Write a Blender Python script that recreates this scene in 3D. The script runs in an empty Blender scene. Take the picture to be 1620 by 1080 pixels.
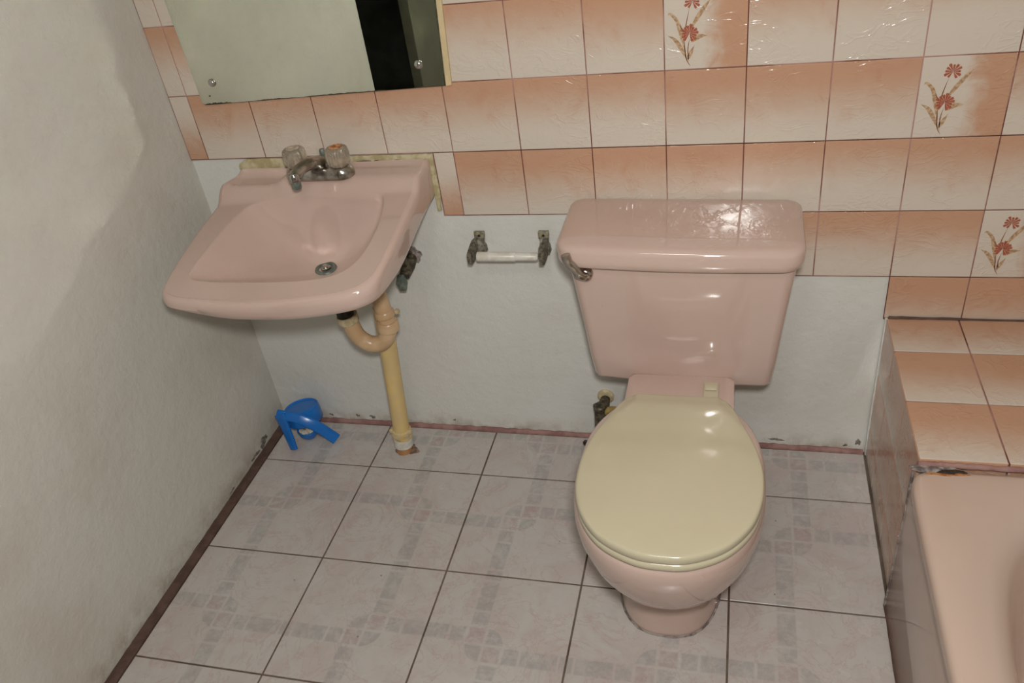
import bpy, bmesh, math, random
from mathutils import Vector, Matrix
random.seed(7)
sc = bpy.context.scene
COL = sc.collection

# ------------------------------------------------------------------ camera
cam_d = bpy.data.cameras.new('camera'); cam = bpy.data.objects.new('camera', cam_d); COL.objects.link(cam)
cam_d.sensor_width = 36.0; cam_d.sensor_fit = 'HORIZONTAL'; cam_d.lens = 1311.49 / 1620 * 36; cam_d.clip_start = 0.02
R_ = Vector((0.96612669, 0.22604138, -0.12451714)); U_ = Vector((-0.02987279, 0.5772089, 0.81604994)); F_ = Vector((-0.25633345, 0.78468795, -0.56440941))
C_ = Vector((0.5888975, -1.59768264, 1.4459439))
cam.matrix_world = Matrix(((R_.x, U_.x, -F_.x, C_.x), (R_.y, U_.y, -F_.y, C_.y), (R_.z, U_.z, -F_.z, C_.z), (0, 0, 0, 1)))
sc.camera = cam

# ------------------------------------------------------------------ light
w = bpy.data.worlds.new('world'); sc.world = w; w.use_nodes = True
w.node_tree.nodes['Background'].inputs[0].default_value = (1, .97, .9, 1)
w.node_tree.nodes['Background'].inputs[1].default_value = 0.05

def area(name, loc, direction, size, power, color=(1, 1, 1), shape='DISK', size_y=None, spread=180, xaxis=None):
    d = bpy.data.lights.new(name, 'AREA'); d.shape = shape; d.size = size
    if size_y: d.size_y = size_y
    d.energy = power; d.color = color; d.spread = math.radians(spread)
    o = bpy.data.objects.new(name, d); COL.objects.link(o)
    z = -Vector(direction).normalized()
    if xaxis is None: q = z.to_track_quat('Z', 'Y').to_matrix()
    else:
        x = Vector(xaxis); x = (x - z * x.dot(z)).normalized(); y = z.cross(x)
        q = Matrix((x, y, z)).transposed()
    o.matrix_world = Matrix.Translation(loc) @ q.to_4x4()
    return o
# the camera's flash just above the lens plus an added ceiling fill lamp (its invented fixture is built below)
area('flash', (0.63, -1.60, 1.585), F_ + Vector((0.03, 0, 0)), 0.10, 17.0, (1, .985, .95))
area('added_fill_lamp', (0.35, -1.75, 2.345), (0, 0, -1), .45, 7.0, (1, .975, .93))
sc.cycles.caustics_reflective = True; sc.cycles.blur_glossy = 0.0; sc.cycles.sample_clamp_indirect = 0.0
sc.view_settings.view_transform = 'Standard'; sc.view_settings.look = 'None'
sc.view_settings.exposure = -0.04; sc.view_settings.gamma = 1.0; sc.view_settings.use_curve_mapping = False

# ------------------------------------------------------------------ node helpers
def srgb(r, g, b):
    f = lambda c: (c / 255 / 12.92) if c / 255 <= .04045 else ((c / 255 + .055) / 1.055) ** 2.4
    return (f(r), f(g), f(b), 1)
class V:
    def __init__(s, nt, k): s.nt = nt; s.k = k
    def m(s, op, *a, clamp=False):
        n = s.nt.nodes.new('ShaderNodeMath'); n.operation = op; n.use_clamp = clamp
        for i, x in enumerate((s,) + a):
            if isinstance(x, V): s.nt.links.new(x.k, n.inputs[i])
            else: n.inputs[i].default_value = x
        return V(s.nt, n.outputs[0])
    def __add__(s, o): return s.m('ADD', o)
    def __radd__(s, o): return s.m('ADD', o)
    def __sub__(s, o): return s.m('SUBTRACT', o)
    def __rsub__(s, o): return (s * -1) + o
    def __mul__(s, o): return s.m('MULTIPLY', o)
    def __rmul__(s, o): return s.m('MULTIPLY', o)
    def __truediv__(s, o): return s.m('DIVIDE', o)
    def abs(s): return s.m('ABSOLUTE')
    def mx(s, o): return s.m('MAXIMUM', o)
    def mn(s, o): return s.m('MINIMUM', o)
    def ss(s, lo, hi):
        n = s.nt.nodes.new('ShaderNodeMapRange'); n.interpolation_type = 'SMOOTHSTEP'
        inv = lo > hi
        if inv: lo, hi = hi, lo
        s.nt.links.new(s.k, n.inputs['Value']); n.inputs['From Min'].default_value = lo; n.inputs['From Max'].default_value = hi
        if inv: n.inputs['To Min'].default_value = 1; n.inputs['To Max'].default_value = 0
        return V(s.nt, n.outputs[0])
class Mat:
    def __init__(s, name, rough=.5, metal=0., spec=.5, coat=0.):
        s.m = bpy.data.materials.new(name); s.m.use_nodes = True; s.nt = s.m.node_tree
        s.b = s.nt.nodes['Principled BSDF']; s.b.inputs['Roughness'].default_value = rough
        s.b.inputs['Metallic'].default_value = metal; s.b.inputs['Specular IOR Level'].default_value = spec
        s.b.inputs['Coat Weight'].default_value = coat; s.b.inputs['Coat Roughness'].default_value = .02
        s.tc = s.nt.nodes.new('ShaderNodeTexCoord')
    def uv(s):
        n = s.nt.nodes.new('ShaderNodeSeparateXYZ'); s.nt.links.new(s.tc.outputs['UV'], n.inputs[0])
        return V(s.nt, n.outputs[0]), V(s.nt, n.outputs[1])
    def xyz(s):
        n = s.nt.nodes.new('ShaderNodeSeparateXYZ'); s.nt.links.new(s.tc.outputs['Object'], n.inputs[0])
        return [V(s.nt, n.outputs[i]) for i in range(3)]
    def noise(s, scale, detail=3, rough=.55, dist=0., stretch=None, src='Object', off=(0, 0, 0)):
        n = s.nt.nodes.new('ShaderNodeTexNoise'); n.inputs['Scale'].default_value = scale; n.inputs['Detail'].default_value = detail
        n.inputs['Roughness'].default_value = rough; n.inputs['Distortion'].default_value = dist
        mp = s.nt.nodes.new('ShaderNodeMapping'); s.nt.links.new(s.tc.outputs[src], mp.inputs[0])
        if stretch: mp.inputs['Scale'].default_value = stretch
        mp.inputs['Location'].default_value = off
        s.nt.links.new(mp.outputs[0], n.inputs['Vector'])
        return V(s.nt, n.outputs[0])
    def voro(s, scale, feature='F1', stretch=None):
        n = s.nt.nodes.new('ShaderNodeTexVoronoi'); n.feature = feature; n.inputs['Scale'].default_value = scale
        mp = s.nt.nodes.new('ShaderNodeMapping'); s.nt.links.new(s.tc.outputs['Object'], mp.inputs[0])
        if stretch: mp.inputs['Scale'].default_value = stretch
        s.nt.links.new(mp.outputs[0], n.inputs['Vector'])
        return V(s.nt, n.outputs['Distance'])
    def attr(s, name):
        n = s.nt.nodes.new('ShaderNodeAttribute'); n.attribute_name = name; return V(s.nt, n.outputs['Fac'])
    def mix(s, f, a, b):
        n = s.nt.nodes.new('ShaderNodeMix'); n.data_type = 'RGBA'
        if isinstance(f, V): s.nt.links.new(f.k, n.inputs[0])
        else: n.inputs[0].default_value = f
        for i, x in ((6, a), (7, b)):
            if isinstance(x, tuple): n.inputs[i].default_value = x
            else: s.nt.links.new(x, n.inputs[i])
        return n.outputs[2]
    def color(s, c):
        if isinstance(c, tuple): s.b.inputs['Base Color'].default_value = c
        else: s.nt.links.new(c, s.b.inputs['Base Color'])
        return s
    def rough(s, v): s.nt.links.new(v.k, s.b.inputs['Roughness']); return s
    def bump(s, v, strength=.3, dist=.002):
        n = s.nt.nodes.new('ShaderNodeBump'); n.inputs['Strength'].default_value = strength; n.inputs['Distance'].default_value = dist
        s.nt.links.new(v.k, n.inputs['Height']); s.nt.links.new(n.outputs[0], s.b.inputs['Normal']); return s

def mottled(name, c1, c2, scale, rough=.5, metal=0, bump=0, bd=.001, lo=.4, hi=.6, coat=0, detail=4, spec=.5):
    M = Mat(name, rough, metal, spec, coat); n = M.noise(scale, detail)
    M.color(M.mix(n.ss(lo, hi), c1, c2))
    if bump: M.bump(M.noise(scale * 1.7, 4), bump, bd)
    return M.m

# -- wall paint
def paint(name, base, stain, dirt_z=.10):
    M = Mat(name, .75, spec=.3)
    a = M.noise(3.5, 5, .6).ss(.42, .75); x, y, z = M.xyz()
    c = M.mix(a * .55, base, stain)
    c = M.mix(M.noise(14, 5, .7, off=(3, 1, 7)).ss(.62, .8) * .25, c, srgb(176, 168, 140))
    low = z.ss(dirt_z, .0) * M.noise(22, 5, .7).ss(.35, .7)
    c = M.mix(low * .6, c, srgb(150, 135, 112))
    specks = M.voro(22).ss(.07, .03) * M.noise(5, 2).ss(.62, .72) * .8
    c = M.mix(specks, c, srgb(70, 66, 60))
    M.color(c)
    M.bump(M.noise(160, 3) * .35 + M.noise(45, 4) + M.noise(9, 3) * 1.4, .6, .003)
    return M.m
M_paint_l = paint('painted_plaster_warm', srgb(201, 199, 191), srgb(188, 181, 168))
M_paint_b = paint('painted_plaster_white', srgb(213, 213, 208), srgb(200, 198, 186), .06)
M_ceil = mottled('ceiling_paint', srgb(215, 212, 200), srgb(205, 200, 188), 2, .8)
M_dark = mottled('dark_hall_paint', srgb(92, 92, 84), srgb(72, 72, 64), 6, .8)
M_olive = mottled('olive_door_paint', srgb(104, 104, 88), srgb(94, 92, 78), 3, .6)
M_brownwood = mottled('brown_door_frame', srgb(98, 84, 60), srgb(78, 66, 46), 6, .6)

# -- glazed wall tile
def wall_tile(name, flower=False, warm=1.0):
    M = Mat(name, .16, spec=.42); u, v = M.uv(); r = M.attr('rnd')
    n = M.noise(16, 4, .6, 1.2); n2 = M.noise(60, 3)
    if flower: t = (u + (n - .5) * .55 + (n2 - .5) * .1).ss(.44, .80)
    else: t = (v + (n - .5) * .30 + (n2 - .5) * .08 + (r - .5) * .38).ss(.16, .98)
    cream = srgb(206, 195, 182); peach = srgb(190, 149, 122)
    c = M.mix(t, cream, peach)
    c = M.mix(n.ss(.55, .8) * t * .45, c, srgb(180, 132, 104))
    M.color(c)
    # raised slate-like relief of curved ridges
    w1 = M.noise(17, 2.5, .5, 1.6, (1, 1, 1.7)); ridge = (w1 - .5).abs().ss(.07, .0)
    w2 = M.noise(26, 2.5, .5, 1.2, (1, 1, 1.5), off=(4, 2, 9)); ridge2 = (w2 - .52).abs().ss(.06, .0)
    M.bump(ridge * M.noise(9, 2, off=(1, 5, 2)).ss(.42, .6) + ridge2 * .3 * M.noise(11, 2, off=(7, 5, 2)).ss(.45, .6) + w1.ss(.3, .7) * .25 + M.noise(70, 2) * .01, .34, .0018)
    return M.m
M_tile = wall_tile('peach_glazed_tile'); M_flower = wall_tile('flower_glazed_tile', True)
Mg = Mat('wall_grout', .85); g = Mg.noise(6, 4)
Mg.color(Mg.mix(g.ss(.42, .62), srgb(112, 66, 56), srgb(176, 136, 128))); M_grout = Mg.m
M_petal = mottled('red_petal_print', srgb(172, 98, 74), srgb(150, 80, 60), 300, .3)
M_leaf = mottled('tan_leaf_print', srgb(196, 168, 134), srgb(160, 128, 98), 200, .3)
M_stem = mottled('brown_stem_print', srgb(150, 108, 78), srgb(130, 88, 66), 200, .3)

# -- floor tile
Mf = Mat('marbled_floor_tile', .22, spec=.5); u, v = Mf.uv(); vd = 1 - v
c_ = .135; p = (u - .57) / c_; q = (vd - .43) / c_
inn = lambda a, lo, hi, s=.05: a.ss(lo - s, lo + s) * a.ss(hi + s, hi - s)
g_ = .07
TL = inn(p, -.93, -g_) * inn(q, -.93, -g_); BR = inn(p, g_, .93) * inn(q, g_, .93)
rr = (p * p + q * q).m('SQRT').ss(1.0, .92)
TR = rr * inn(p, g_, 1.2) * inn(q, -1.2, -g_); BL = rr * inn(p, -1.2, -g_) * inn(q, g_, 1.2)
blot = Mf.noise(48, 4, .7).ss(.36, .6)
def band(along, across, s):   # along in cells away from the centre
    seg = ((along * .52).m('FRACT') - .5).abs().ss(.49, .44)
    return along.ss(1.05, 1.15) * across * seg
L_ = band(p * -1, inn(q, -.93, -g_), 1); R2 = band(p, inn(q, g_, .93), 1)
Up = band(q * -1, inn(p, -.93, -g_), 1); Dn = band(q, inn(p, g_, .93), 1)
grey = (TR + BL + L_ + R2 + Up + Dn).mn(1.) * (blot * .75 + .25)
pink = (TL + BR).mn(1.) * (blot * .75 + .25)
base = Mf.mix(Mf.noise(9, 5, .65, .8).ss(.4, .68), srgb(190, 186, 181), srgb(186, 175, 170))
vein = (Mf.noise(7, 5, .6, 2.2, off=(2, 2, 2)) - .5).abs().ss(.022, .0)
base = Mf.mix(vein * .32, base, srgb(172, 138, 134))
base = Mf.mix(Mf.noise(26, 4, .7, off=(5, 1, 1)).ss(.5, .68) * .45, base, srgb(180, 172, 167))
c = Mf.mix(grey * .52, base, srgb(150, 150, 149)); c = Mf.mix(pink * .5, c, srgb(160, 138, 138))
dirt = Mf.voro(13).ss(.035, .015); c = Mf.mix(dirt * .7, c, srgb(80, 70, 62))
Mf.color(c); Mf.rough(Mf.noise(12, 3) * .2 + .16); Mf.bump(Mf.noise(14, 2), .05, .001); M_floor = Mf.m
M_fgrout = mottled('floor_grout', srgb(88, 74, 62), srgb(112, 98, 84), 12, .9)
M_strip = mottled('brown_mortar', srgb(96, 74, 64), srgb(82, 62, 54), 30, .8, bump=.5, bd=.002)
M_strip2 = mottled('reddish_mortar', srgb(136, 98, 94), srgb(160, 126, 118), 16, .85, bump=.5, bd=.002)
M_greymortar = mottled('grey_mortar', srgb(158, 148, 142), srgb(96, 86, 84), 50, .9, bump=.8, bd=.003)

# -- objects
def ceramic(name, a, b, rough=.055):
    M = Mat(name, rough, spec=.55, coat=.3); M.color(M.mix(M.noise(4, 3).ss(.4, .65), a, b)); return M.m
M_pink = ceramic('pink_porcelain', srgb(200, 176, 165), srgb(195, 170, 159))
M_pinktub = ceramic('pink_enamel', srgb(198, 176, 162), srgb(194, 170, 155), .2)
M_cream = ceramic('cream_plastic', srgb(195, 187, 160), srgb(191, 183, 156), .14)
M_chrome = mottled('chrome', (.55, .55, .55, 1), (.45, .45, .44, 1), 12, .12, 1)
M_worn = mottled('tarnished_chrome', srgb(188, 186, 182), srgb(140, 134, 124), 45, .22, 1, .2, .001)
M_pot = mottled('pitted_grey_metal', srgb(140, 136, 122), srgb(92, 88, 76), 120, .5, .6, .2, .0006)
M_potyel = mottled('yellowed_bracket_metal', srgb(160, 152, 128), srgb(124, 118, 98), 120, .6, .3, .5, .001)
M_verdi = mottled('green_corroded_brass', srgb(124, 132, 120), srgb(92, 104, 98), 90, .45, .3, .4, .001)
M_blackmetal = mottled('dark_corroded_metal', srgb(52, 46, 34), srgb(28, 26, 22), 80, .5, .4, .4, .001)
M_valve = mottled('grimy_valve_metal', srgb(108, 98, 78), srgb(62, 58, 50), 90, .55, .4, .5, .001)
M_blue = mottled('blue_plastic', srgb(24, 112, 196), srgb(20, 104, 186), 8, .25)
M_white = mottled('white_plastic', srgb(216, 214, 206), srgb(202, 196, 184), 40, .35)
M_whitedirty = mottled('grimy_white_residue', srgb(214, 206, 188), srgb(120, 108, 84), 90, .7, lo=.5, hi=.7)
M_beige = mottled('beige_pipe_plastic', srgb(206, 176, 140), srgb(192, 160, 122), 20, .3)
M_beigenut = mottled('pale_beige_nut', srgb(206, 192, 158), srgb(180, 164, 128), 60, .6, bump=.6, bd=.003)
M_yellow = mottled('yellowed_pipe_plastic', srgb(219, 191, 128), srgb(212, 186, 134), 18, .35)
M_putty = mottled('old_putty', srgb(208, 182, 120), srgb(196, 180, 146), 60, .7, bump=.8, bd=.004)
M_orange = mottled('brown_stub_pipe', srgb(178, 132, 84), srgb(146, 104, 70), 40, .5)
M_caulk = mottled('yellowed_caulk', srgb(192, 182, 150), srgb(164, 152, 112), 40, .6, bump=.6, bd=.003)
M_caulk2 = mottled('cream_caulk', srgb(212, 190, 148), srgb(200, 182, 142), 30, .6)
M_hole = mottled('dark_hole', srgb(40, 30, 22), srgb(58, 44, 30), 120, .8)
M_rust = mottled('rust', srgb(150, 92, 48), srgb(176, 124, 78), 120, .8)
M_stain = mottled('brown_floor_stain', srgb(150, 128, 112), srgb(112, 88, 76), 90, .6)
M_brass = mottled('yellow_brown_hose', srgb(168, 144, 84), srgb(140, 118, 66), 50, .45)
Ma = Mat('clear_acrylic', .12); Ma.color(srgb(232, 224, 210)); Ma.b.inputs['Transmission Weight'].default_value = .85
Ma.b.inputs['IOR'].default_value = 1.45; Ma.bump(Ma.noise(200, 2), .3, .001); M_acry = Ma.m
M_handle = mottled('worn_handle_chrome', srgb(190, 184, 178), srgb(160, 152, 144), 25, .16, 1)
Ma = Mat('stained_cap', .2); Ma.color(Ma.mix(Ma.noise(120, 4).ss(.4, .6), srgb(206, 148, 92), srgb(140, 78, 36))); M_cap = Ma.m
Ma = Mat('smoky_cap', .2); Ma.color(Ma.mix(Ma.noise(120, 4).ss(.4, .6), srgb(198, 184, 166), srgb(160, 146, 130))); M_cap2 = Ma.m
Mm = Mat('mirror_glass', .0, 1.0); Mm.color(srgb(228, 234, 222)); M_mirror = Mm.m
M_mback = mottled('mirror_black_edge', srgb(52, 50, 38), srgb(88, 84, 64), 60, .5)

# ------------------------------------------------------------------ mesh helpers
def link(name, verts, faces, mat, parent=None, smooth=True, angle=40, uvs=None, mats=None, midx=None):
    me = bpy.data.meshes.new(name); me.from_pydata([tuple(v) for v in verts], [], faces); me.update()
    if uvs is not None:
        ul = me.uv_layers.new(name='UVMap')
        for i, uvw in enumerate(uvs): ul.data[i].uv = uvw
    for m in (mats or [mat]): me.materials.append(m)
    if midx is not None: me.polygons.foreach_set('material_index', midx)
    if uvs is None:
        bm = bmesh.new(); bm.from_mesh(me); bmesh.ops.recalc_face_normals(bm, faces=bm.faces); bm.to_mesh(me); bm.free()
    if smooth:
        me.polygons.foreach_set('use_smooth', [True] * len(me.polygons))
        me.set_sharp_from_angle(angle=math.radians(angle))
    o = bpy.data.objects.new(name, me); COL.objects.link(o)
    if parent: o.parent = parent; o.matrix_parent_inverse = Matrix.Translation(-parent.location)
    return o
class MB:
    def __init__(s): s.v = []; s.f = []
    def add(s, v, f): b = len(s.v); s.v += [Vector(x) for x in v]; s.f += [[b + i for i in q] for q in f]; return s
    def box(s, x0, x1, y0, y1, z0, z1, bev=0):
        bm = bmesh.new(); bmesh.ops.create_cube(bm, size=1)
        for v in bm.verts: v.co = Vector(((x0 + x1) / 2 + v.co.x * (x1 - x0), (y0 + y1) / 2 + v.co.y * (y1 - y0), (z0 + z1) / 2 + v.co.z * (z1 - z0)))
        if bev: bmesh.ops.bevel(bm, geom=bm.edges[:], offset=bev, segments=3, profile=.5, affect='EDGES')
        bm.verts.index_update(); s.add([v.co.copy() for v in bm.verts], [[v.index for v in f.verts] for f in bm.faces]); bm.free(); return s
    def loft(s, loops, cap0=True, cap1=True, closed=True):
        n = len(loops[0]); v = [p for l in loops for p in l]; f = []
        for i in range(len(loops) - 1):
            for j in range(n if closed else n - 1):
                k = (j + 1) % n; f.append([i * n + j, i * n + k, (i + 1) * n + k, (i + 1) * n + j])
        if cap0: f.append(list(range(n))[::-1])
        if cap1: f.append([(len(loops) - 1) * n + j for j in range(n)])
        return s.add(v, f)
    def tube(s, pts, rad, n=20, cap=True, flat=1.0, up=None):
        pts = [Vector(p) for p in pts]; m = len(pts)
        if not isinstance(rad, (list, tuple)): rad = [rad] * m
        T = [(pts[min(i + 1, m - 1)] - pts[max(i - 1, 0)]).normalized() for i in range(m)]
        a = Vector(up) if up else (Vector((0, 0, 1)) if abs(T[0].z) < .9 else Vector((1, 0, 0)))
        loops = []
        for i in range(m):
            a = (a - T[i] * a.dot(T[i])).normalized(); b = T[i].cross(a)
            loops.append([pts[i] + (a * math.cos(t) * flat + b * math.sin(t)) * rad[i] for t in [2 * math.pi * j / n for j in range(n)]])
        return s.loft(loops, cap, cap)
    def lathe(s, base, axis, prof, n=32, cap=True, flute=0, nf=0):
        base = Vector(base); ax = Vector(axis).normalized(); a = ax.orthogonal().normalized(); b = ax.cross(a)
        return s.loft([[base + ax * h + (a * math.cos(t) + b * math.sin(t)) * r * (1 + flute * math.cos(nf * t)) for t in [2 * math.pi * j / n for j in range(n)]] for r, h in prof], cap, cap)
    def build(s, name, mat, parent=None, angle=40, smooth=True): return link(name, s.v, s.f, mat, parent, smooth, angle)
def spline(pts, n=8):
    P = [Vector(p) for p in pts]; P = [P[0] * 2 - P[1]] + P + [P[-1] * 2 - P[-2]]; o = []
    for i in range(1, len(P) - 2):
        for k in range(n):
            t = k / n; a, b, c, d = P[i - 1:i + 3]
            o.append(.5 * ((2 * b) + (c - a) * t + (2 * a - 5 * b + 4 * c - d) * t * t + (3 * b - a - 3 * c + d) * t ** 3))
    return o + [P[-2].copy()]
def cspline(pts, n=8):
    P = [Vector(p) for p in pts]; o = []; m = len(P)
    for i in range(m):
        a, b, c, d = P[(i - 1) % m], P[i], P[(i + 1) % m], P[(i + 2) % m]
        for k in range(n):
            t = k / n; o.append(.5 * ((2 * b) + (c - a) * t + (2 * a - 5 * b + 4 * c - d) * t * t + (3 * b - a - 3 * c + d) * t ** 3))
    return o
def thing(name, label, cat, loc, group=None):
    o = bpy.data.objects.new(name, None); COL.objects.link(o); o.location = loc; o.empty_display_size = .05
    o['label'] = label; o['category'] = cat
    if group: o['group'] = group
    return o
def tag(o, label, cat, group=None):
    o['label'] = label; o['category'] = cat
    if group: o['group'] = group
    return o
def struct(o, label=None):
    o['kind'] = 'structure'
    if label: o['label'] = label; 
    return o
def sm(x, a, b):
    t = max(0, min(1, (x - a) / (b - a))) if a != b else float(x > a); return t * t * (3 - 2 * t)

# ------------------------------------------------------------------ the room
XL, XR, YF, ZC = -.648, 1.66, -2.35, 2.42
W_ = .15; H_ = .14968; ZA = .7906; S_ = .30543; FX = -.3177; FY = .1661
struct(MB().box(XL - .12, XR + .1, 0.006, .12, -.05, ZC).build('wall_back', M_paint_b), 'white painted plaster wall behind sink and toilet, peach tiles above')
wb = bpy.data.objects['wall_back']
struct(MB().box(XL - .1, XL, -1.1, .006, -.05, ZC, ).box(XL - .1, XL, YF - .1, -1.80, -.05, ZC).box(XL - .1, XL, -1.80, -1.1, 2.05, ZC).build('wall_left', M_paint_l), 'plain off-white painted plaster wall on the left')
struct(MB().box(XR, XR + .1, YF - .1, .006, -.05, ZC).build('wall_right', M_paint_l), 'painted wall beyond the bathtub')
struct(MB().box(XL - .1, XR + .1, YF - .1, YF, -.05, ZC).build('wall_front', M_paint_l), 'painted wall behind the camera')
struct(MB().box(XL - .1, XR + .1, YF - .1, .12, ZC, ZC + .05).build('ceiling', M_ceil), 'plain pale ceiling')
# dark hall beyond the doorway in the left wall (seen in the mirror)
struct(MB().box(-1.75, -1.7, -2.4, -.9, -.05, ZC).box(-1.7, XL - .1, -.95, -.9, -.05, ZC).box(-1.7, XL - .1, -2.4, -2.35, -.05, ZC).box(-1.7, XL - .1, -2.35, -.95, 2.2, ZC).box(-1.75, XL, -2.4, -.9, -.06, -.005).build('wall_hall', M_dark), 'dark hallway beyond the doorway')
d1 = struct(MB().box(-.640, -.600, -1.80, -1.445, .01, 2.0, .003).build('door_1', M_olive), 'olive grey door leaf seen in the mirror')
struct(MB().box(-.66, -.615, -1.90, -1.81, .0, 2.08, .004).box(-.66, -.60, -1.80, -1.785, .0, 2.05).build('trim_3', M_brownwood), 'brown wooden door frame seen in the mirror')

# -- floor: mortar bed with single glazed tiles
fb = struct(MB().box(XL - .1, XR + .1, YF - .1, .12, -.05, -.0025).build('floor', M_fgrout), 'floor of large marbled grey and pink tiles with dark grout')
def tiles(name, cells, frame, mats, parent, depth=.006, inset=.0014, round_=.0006):
    """cells: (a0,a1,b0,b1, uvfun, material, rnd); frame(a,b,h) -> point"""
    v = []; f = []; uv = []; mi = []; rn = []
    for a0, a1, b0, b1, uvf, m, rnd in cells:
        b = len(v); rings = []
        for ins, h in ((0, -depth), (0, -round_), (inset * .45, -round_ * .3), (inset, 0)):
            rings.append([(a0 + ins, b0 + ins, h), (a1 - ins, b0 + ins, h), (a1 - ins, b1 - ins, h), (a0 + ins, b1 - ins, h)])
        flat = [p for r in rings for p in r]
        v += [frame(*p) for p in flat]
        fs = [[i * 4 + j, i * 4 + (j + 1) % 4, (i + 1) * 4 + (j + 1) % 4, (i + 1) * 4 + j] for i in range(3) for j in range(4)] + [[12, 13, 14, 15]]
        for q in fs:
            f.append([b + i for i in q]); mi.append(m); rn.append(rnd)
            for i in q: uv.append(uvf(flat[i][0], flat[i][1]))
    o = link(name, v, f, None, parent, smooth=False, uvs=uv, mats=mats, midx=mi)
    at = o.data.attributes.new('rnd', 'FLOAT', 'FACE'); at.data.foreach_set('value', rn)
    return o
cells = []; G = .0021
for i in range(-1, 8):
    for j in range(-1, 8):
        x0 = FX + i * S_; x1 = x0 + S_; yt = -FY - j * S_; yb = yt - S_
        X0, X1, Y1, Y0 = max(x0, -.6231), min(x1, .903 if i < 4 else XR), min(yt, -.004), max(yb, YF)
        if i == -1: X0 = -.6231
        if X1 - X0 < .01 or Y1 - Y0 < .01 or i > 3: continue
        def uf(a, b, x0=x0, yb=yb, i=i, j=j):
            uu = (a - x0) / S_; vv = (b - yb) / S_
            if (i + j) % 2: uu = 1 - uu
            if j % 2: uu = 1 - uu; vv = 1 - vv
            return (uu, vv)
        cells.append((X0 + G, X1 - G, Y0 + G, Y1 - G, uf, 0, random.random()))
tiles('floor_tiles', cells, lambda a, b, h: (a, b, h), [M_floor], fb, depth=.004)
# rough mortar strips along the wall feet
def strip(name, pts, wfun, z, mat, label, axis):
    v = []; f = []; n = len(pts)
    for i, (a, b) in enumerate(pts):
        w0, w1, h = wfun(i / (n - 1))
        for (o, hh) in ((w0, -.003), (w0, h), ((w0 + w1) / 2, h * 1.1), (w1, h * .5), (w1, -.003)):
            v.append((a + o, b, z + hh) if axis == 'y' else (a, b + o, z + hh))
    for i in range(n - 1):
        for k in range(4): f.append([i * 5 + k, i * 5 + k + 1, (i + 1) * 5 + k + 1, (i + 1) * 5 + k])
    return struct(link(name, v, f, mat, None, True, 50), label)
rnd = random.Random(3)
strip('trim_1', [(XL, -.002 - i * .012) for i in range(170)], lambda t: (-.001, .0245 + rnd.uniform(-.0006, .0006), .003 + rnd.uniform(0, .0014)), 0, M_strip, 'rough brown mortar strip along the foot of the left wall', 'y')
strip('trim_2', [(XL + i * .012, .006) for i in range(130)], lambda t: (.0, -.009 + rnd.uniform(-.003, .002), .006 + rnd.uniform(0, .004)), 0, M_strip2, 'reddish mortar line along the foot of the back wall', 'x')

# -- wall tiles
gr = []; cells = []
flowers = {(3, 1), (6, 0), (7, -2), (0, 3), (9, 0), (10, 2), (-3, 3), (4, 3)}
tr = random.Random(11)
def wcell(k, r, x0, x1, z0, z1, rev=False):
    X0 = k * W_; Z0 = ZA + r * H_
    def uf(a, b): 
        uu = (a - X0) / W_; vv = (b - Z0) / H_
        return (uu, 1 - vv) if rev else (uu, vv)
    m = 1 if (k, r) in flowers else 0
    rn = tr.uniform(.25, .75)
    if r == 1 and k >= 4: rn -= .35
    if r == 1 and k == 7: rn -= .35
    if r == 2 and k < 0: rn -= .4
    if r == 2 and k == 0: rn -= .5
    if r == -3: rn += .45
    if r == -1: rn += .12
    cells.append((x0 + .0011, x1 - .0011, z0 + .0011, z1 - .0011, uf, m, rn))
for r in range(-3, 9):
    for k in range(-5, 12):
        x0, x1 = k * W_, (k + 1) * W_; z0, z1 = ZA + r * H_, ZA + (r + 1) * H_; rev = False
        if k == -5: x0 = XL + .0005; rev = (r == 0)
        if k == 11: x1 = min(x1, XR)
        if r == -1:
            if k < -1: continue
            if k == -1: x0 = -.046; rev = True
        if r == -2 and k < 3: continue
        if r == -3 and k < 6: continue
        if r == -3: z0 = .389
        if x1 - x0 < .01: continue
        if k == -5:
            wcell(k, r, x0, -.6, z0, z1, rev)
        else: wcell(k, r, x0, x1, z0, z1, rev)
fr = lambda a, b, h: (a, h * 1.0 if False else -h, b)
tl = tiles('tile_cladding', cells, lambda a, b, h: (a, -h, b), [M_tile, M_flower], wb)
tl['label'] = 'glossy embossed peach tiles, some with red flower sprigs'
gb = MB()
for x0, x1, z0, z1 in ((XL, XR, ZA - .001, 2.13), (-.0475, XR, ZA - H_ - .001, ZA), (.45, XR, ZA - 2 * H_ - .001, ZA - H_), (.9, XR, .385, ZA - 2 * H_)):
    gb.box(x0, x1, .0012, .0059, z0, z1)
gb.build('grout', M_grout, wb, smooth=False)
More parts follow.
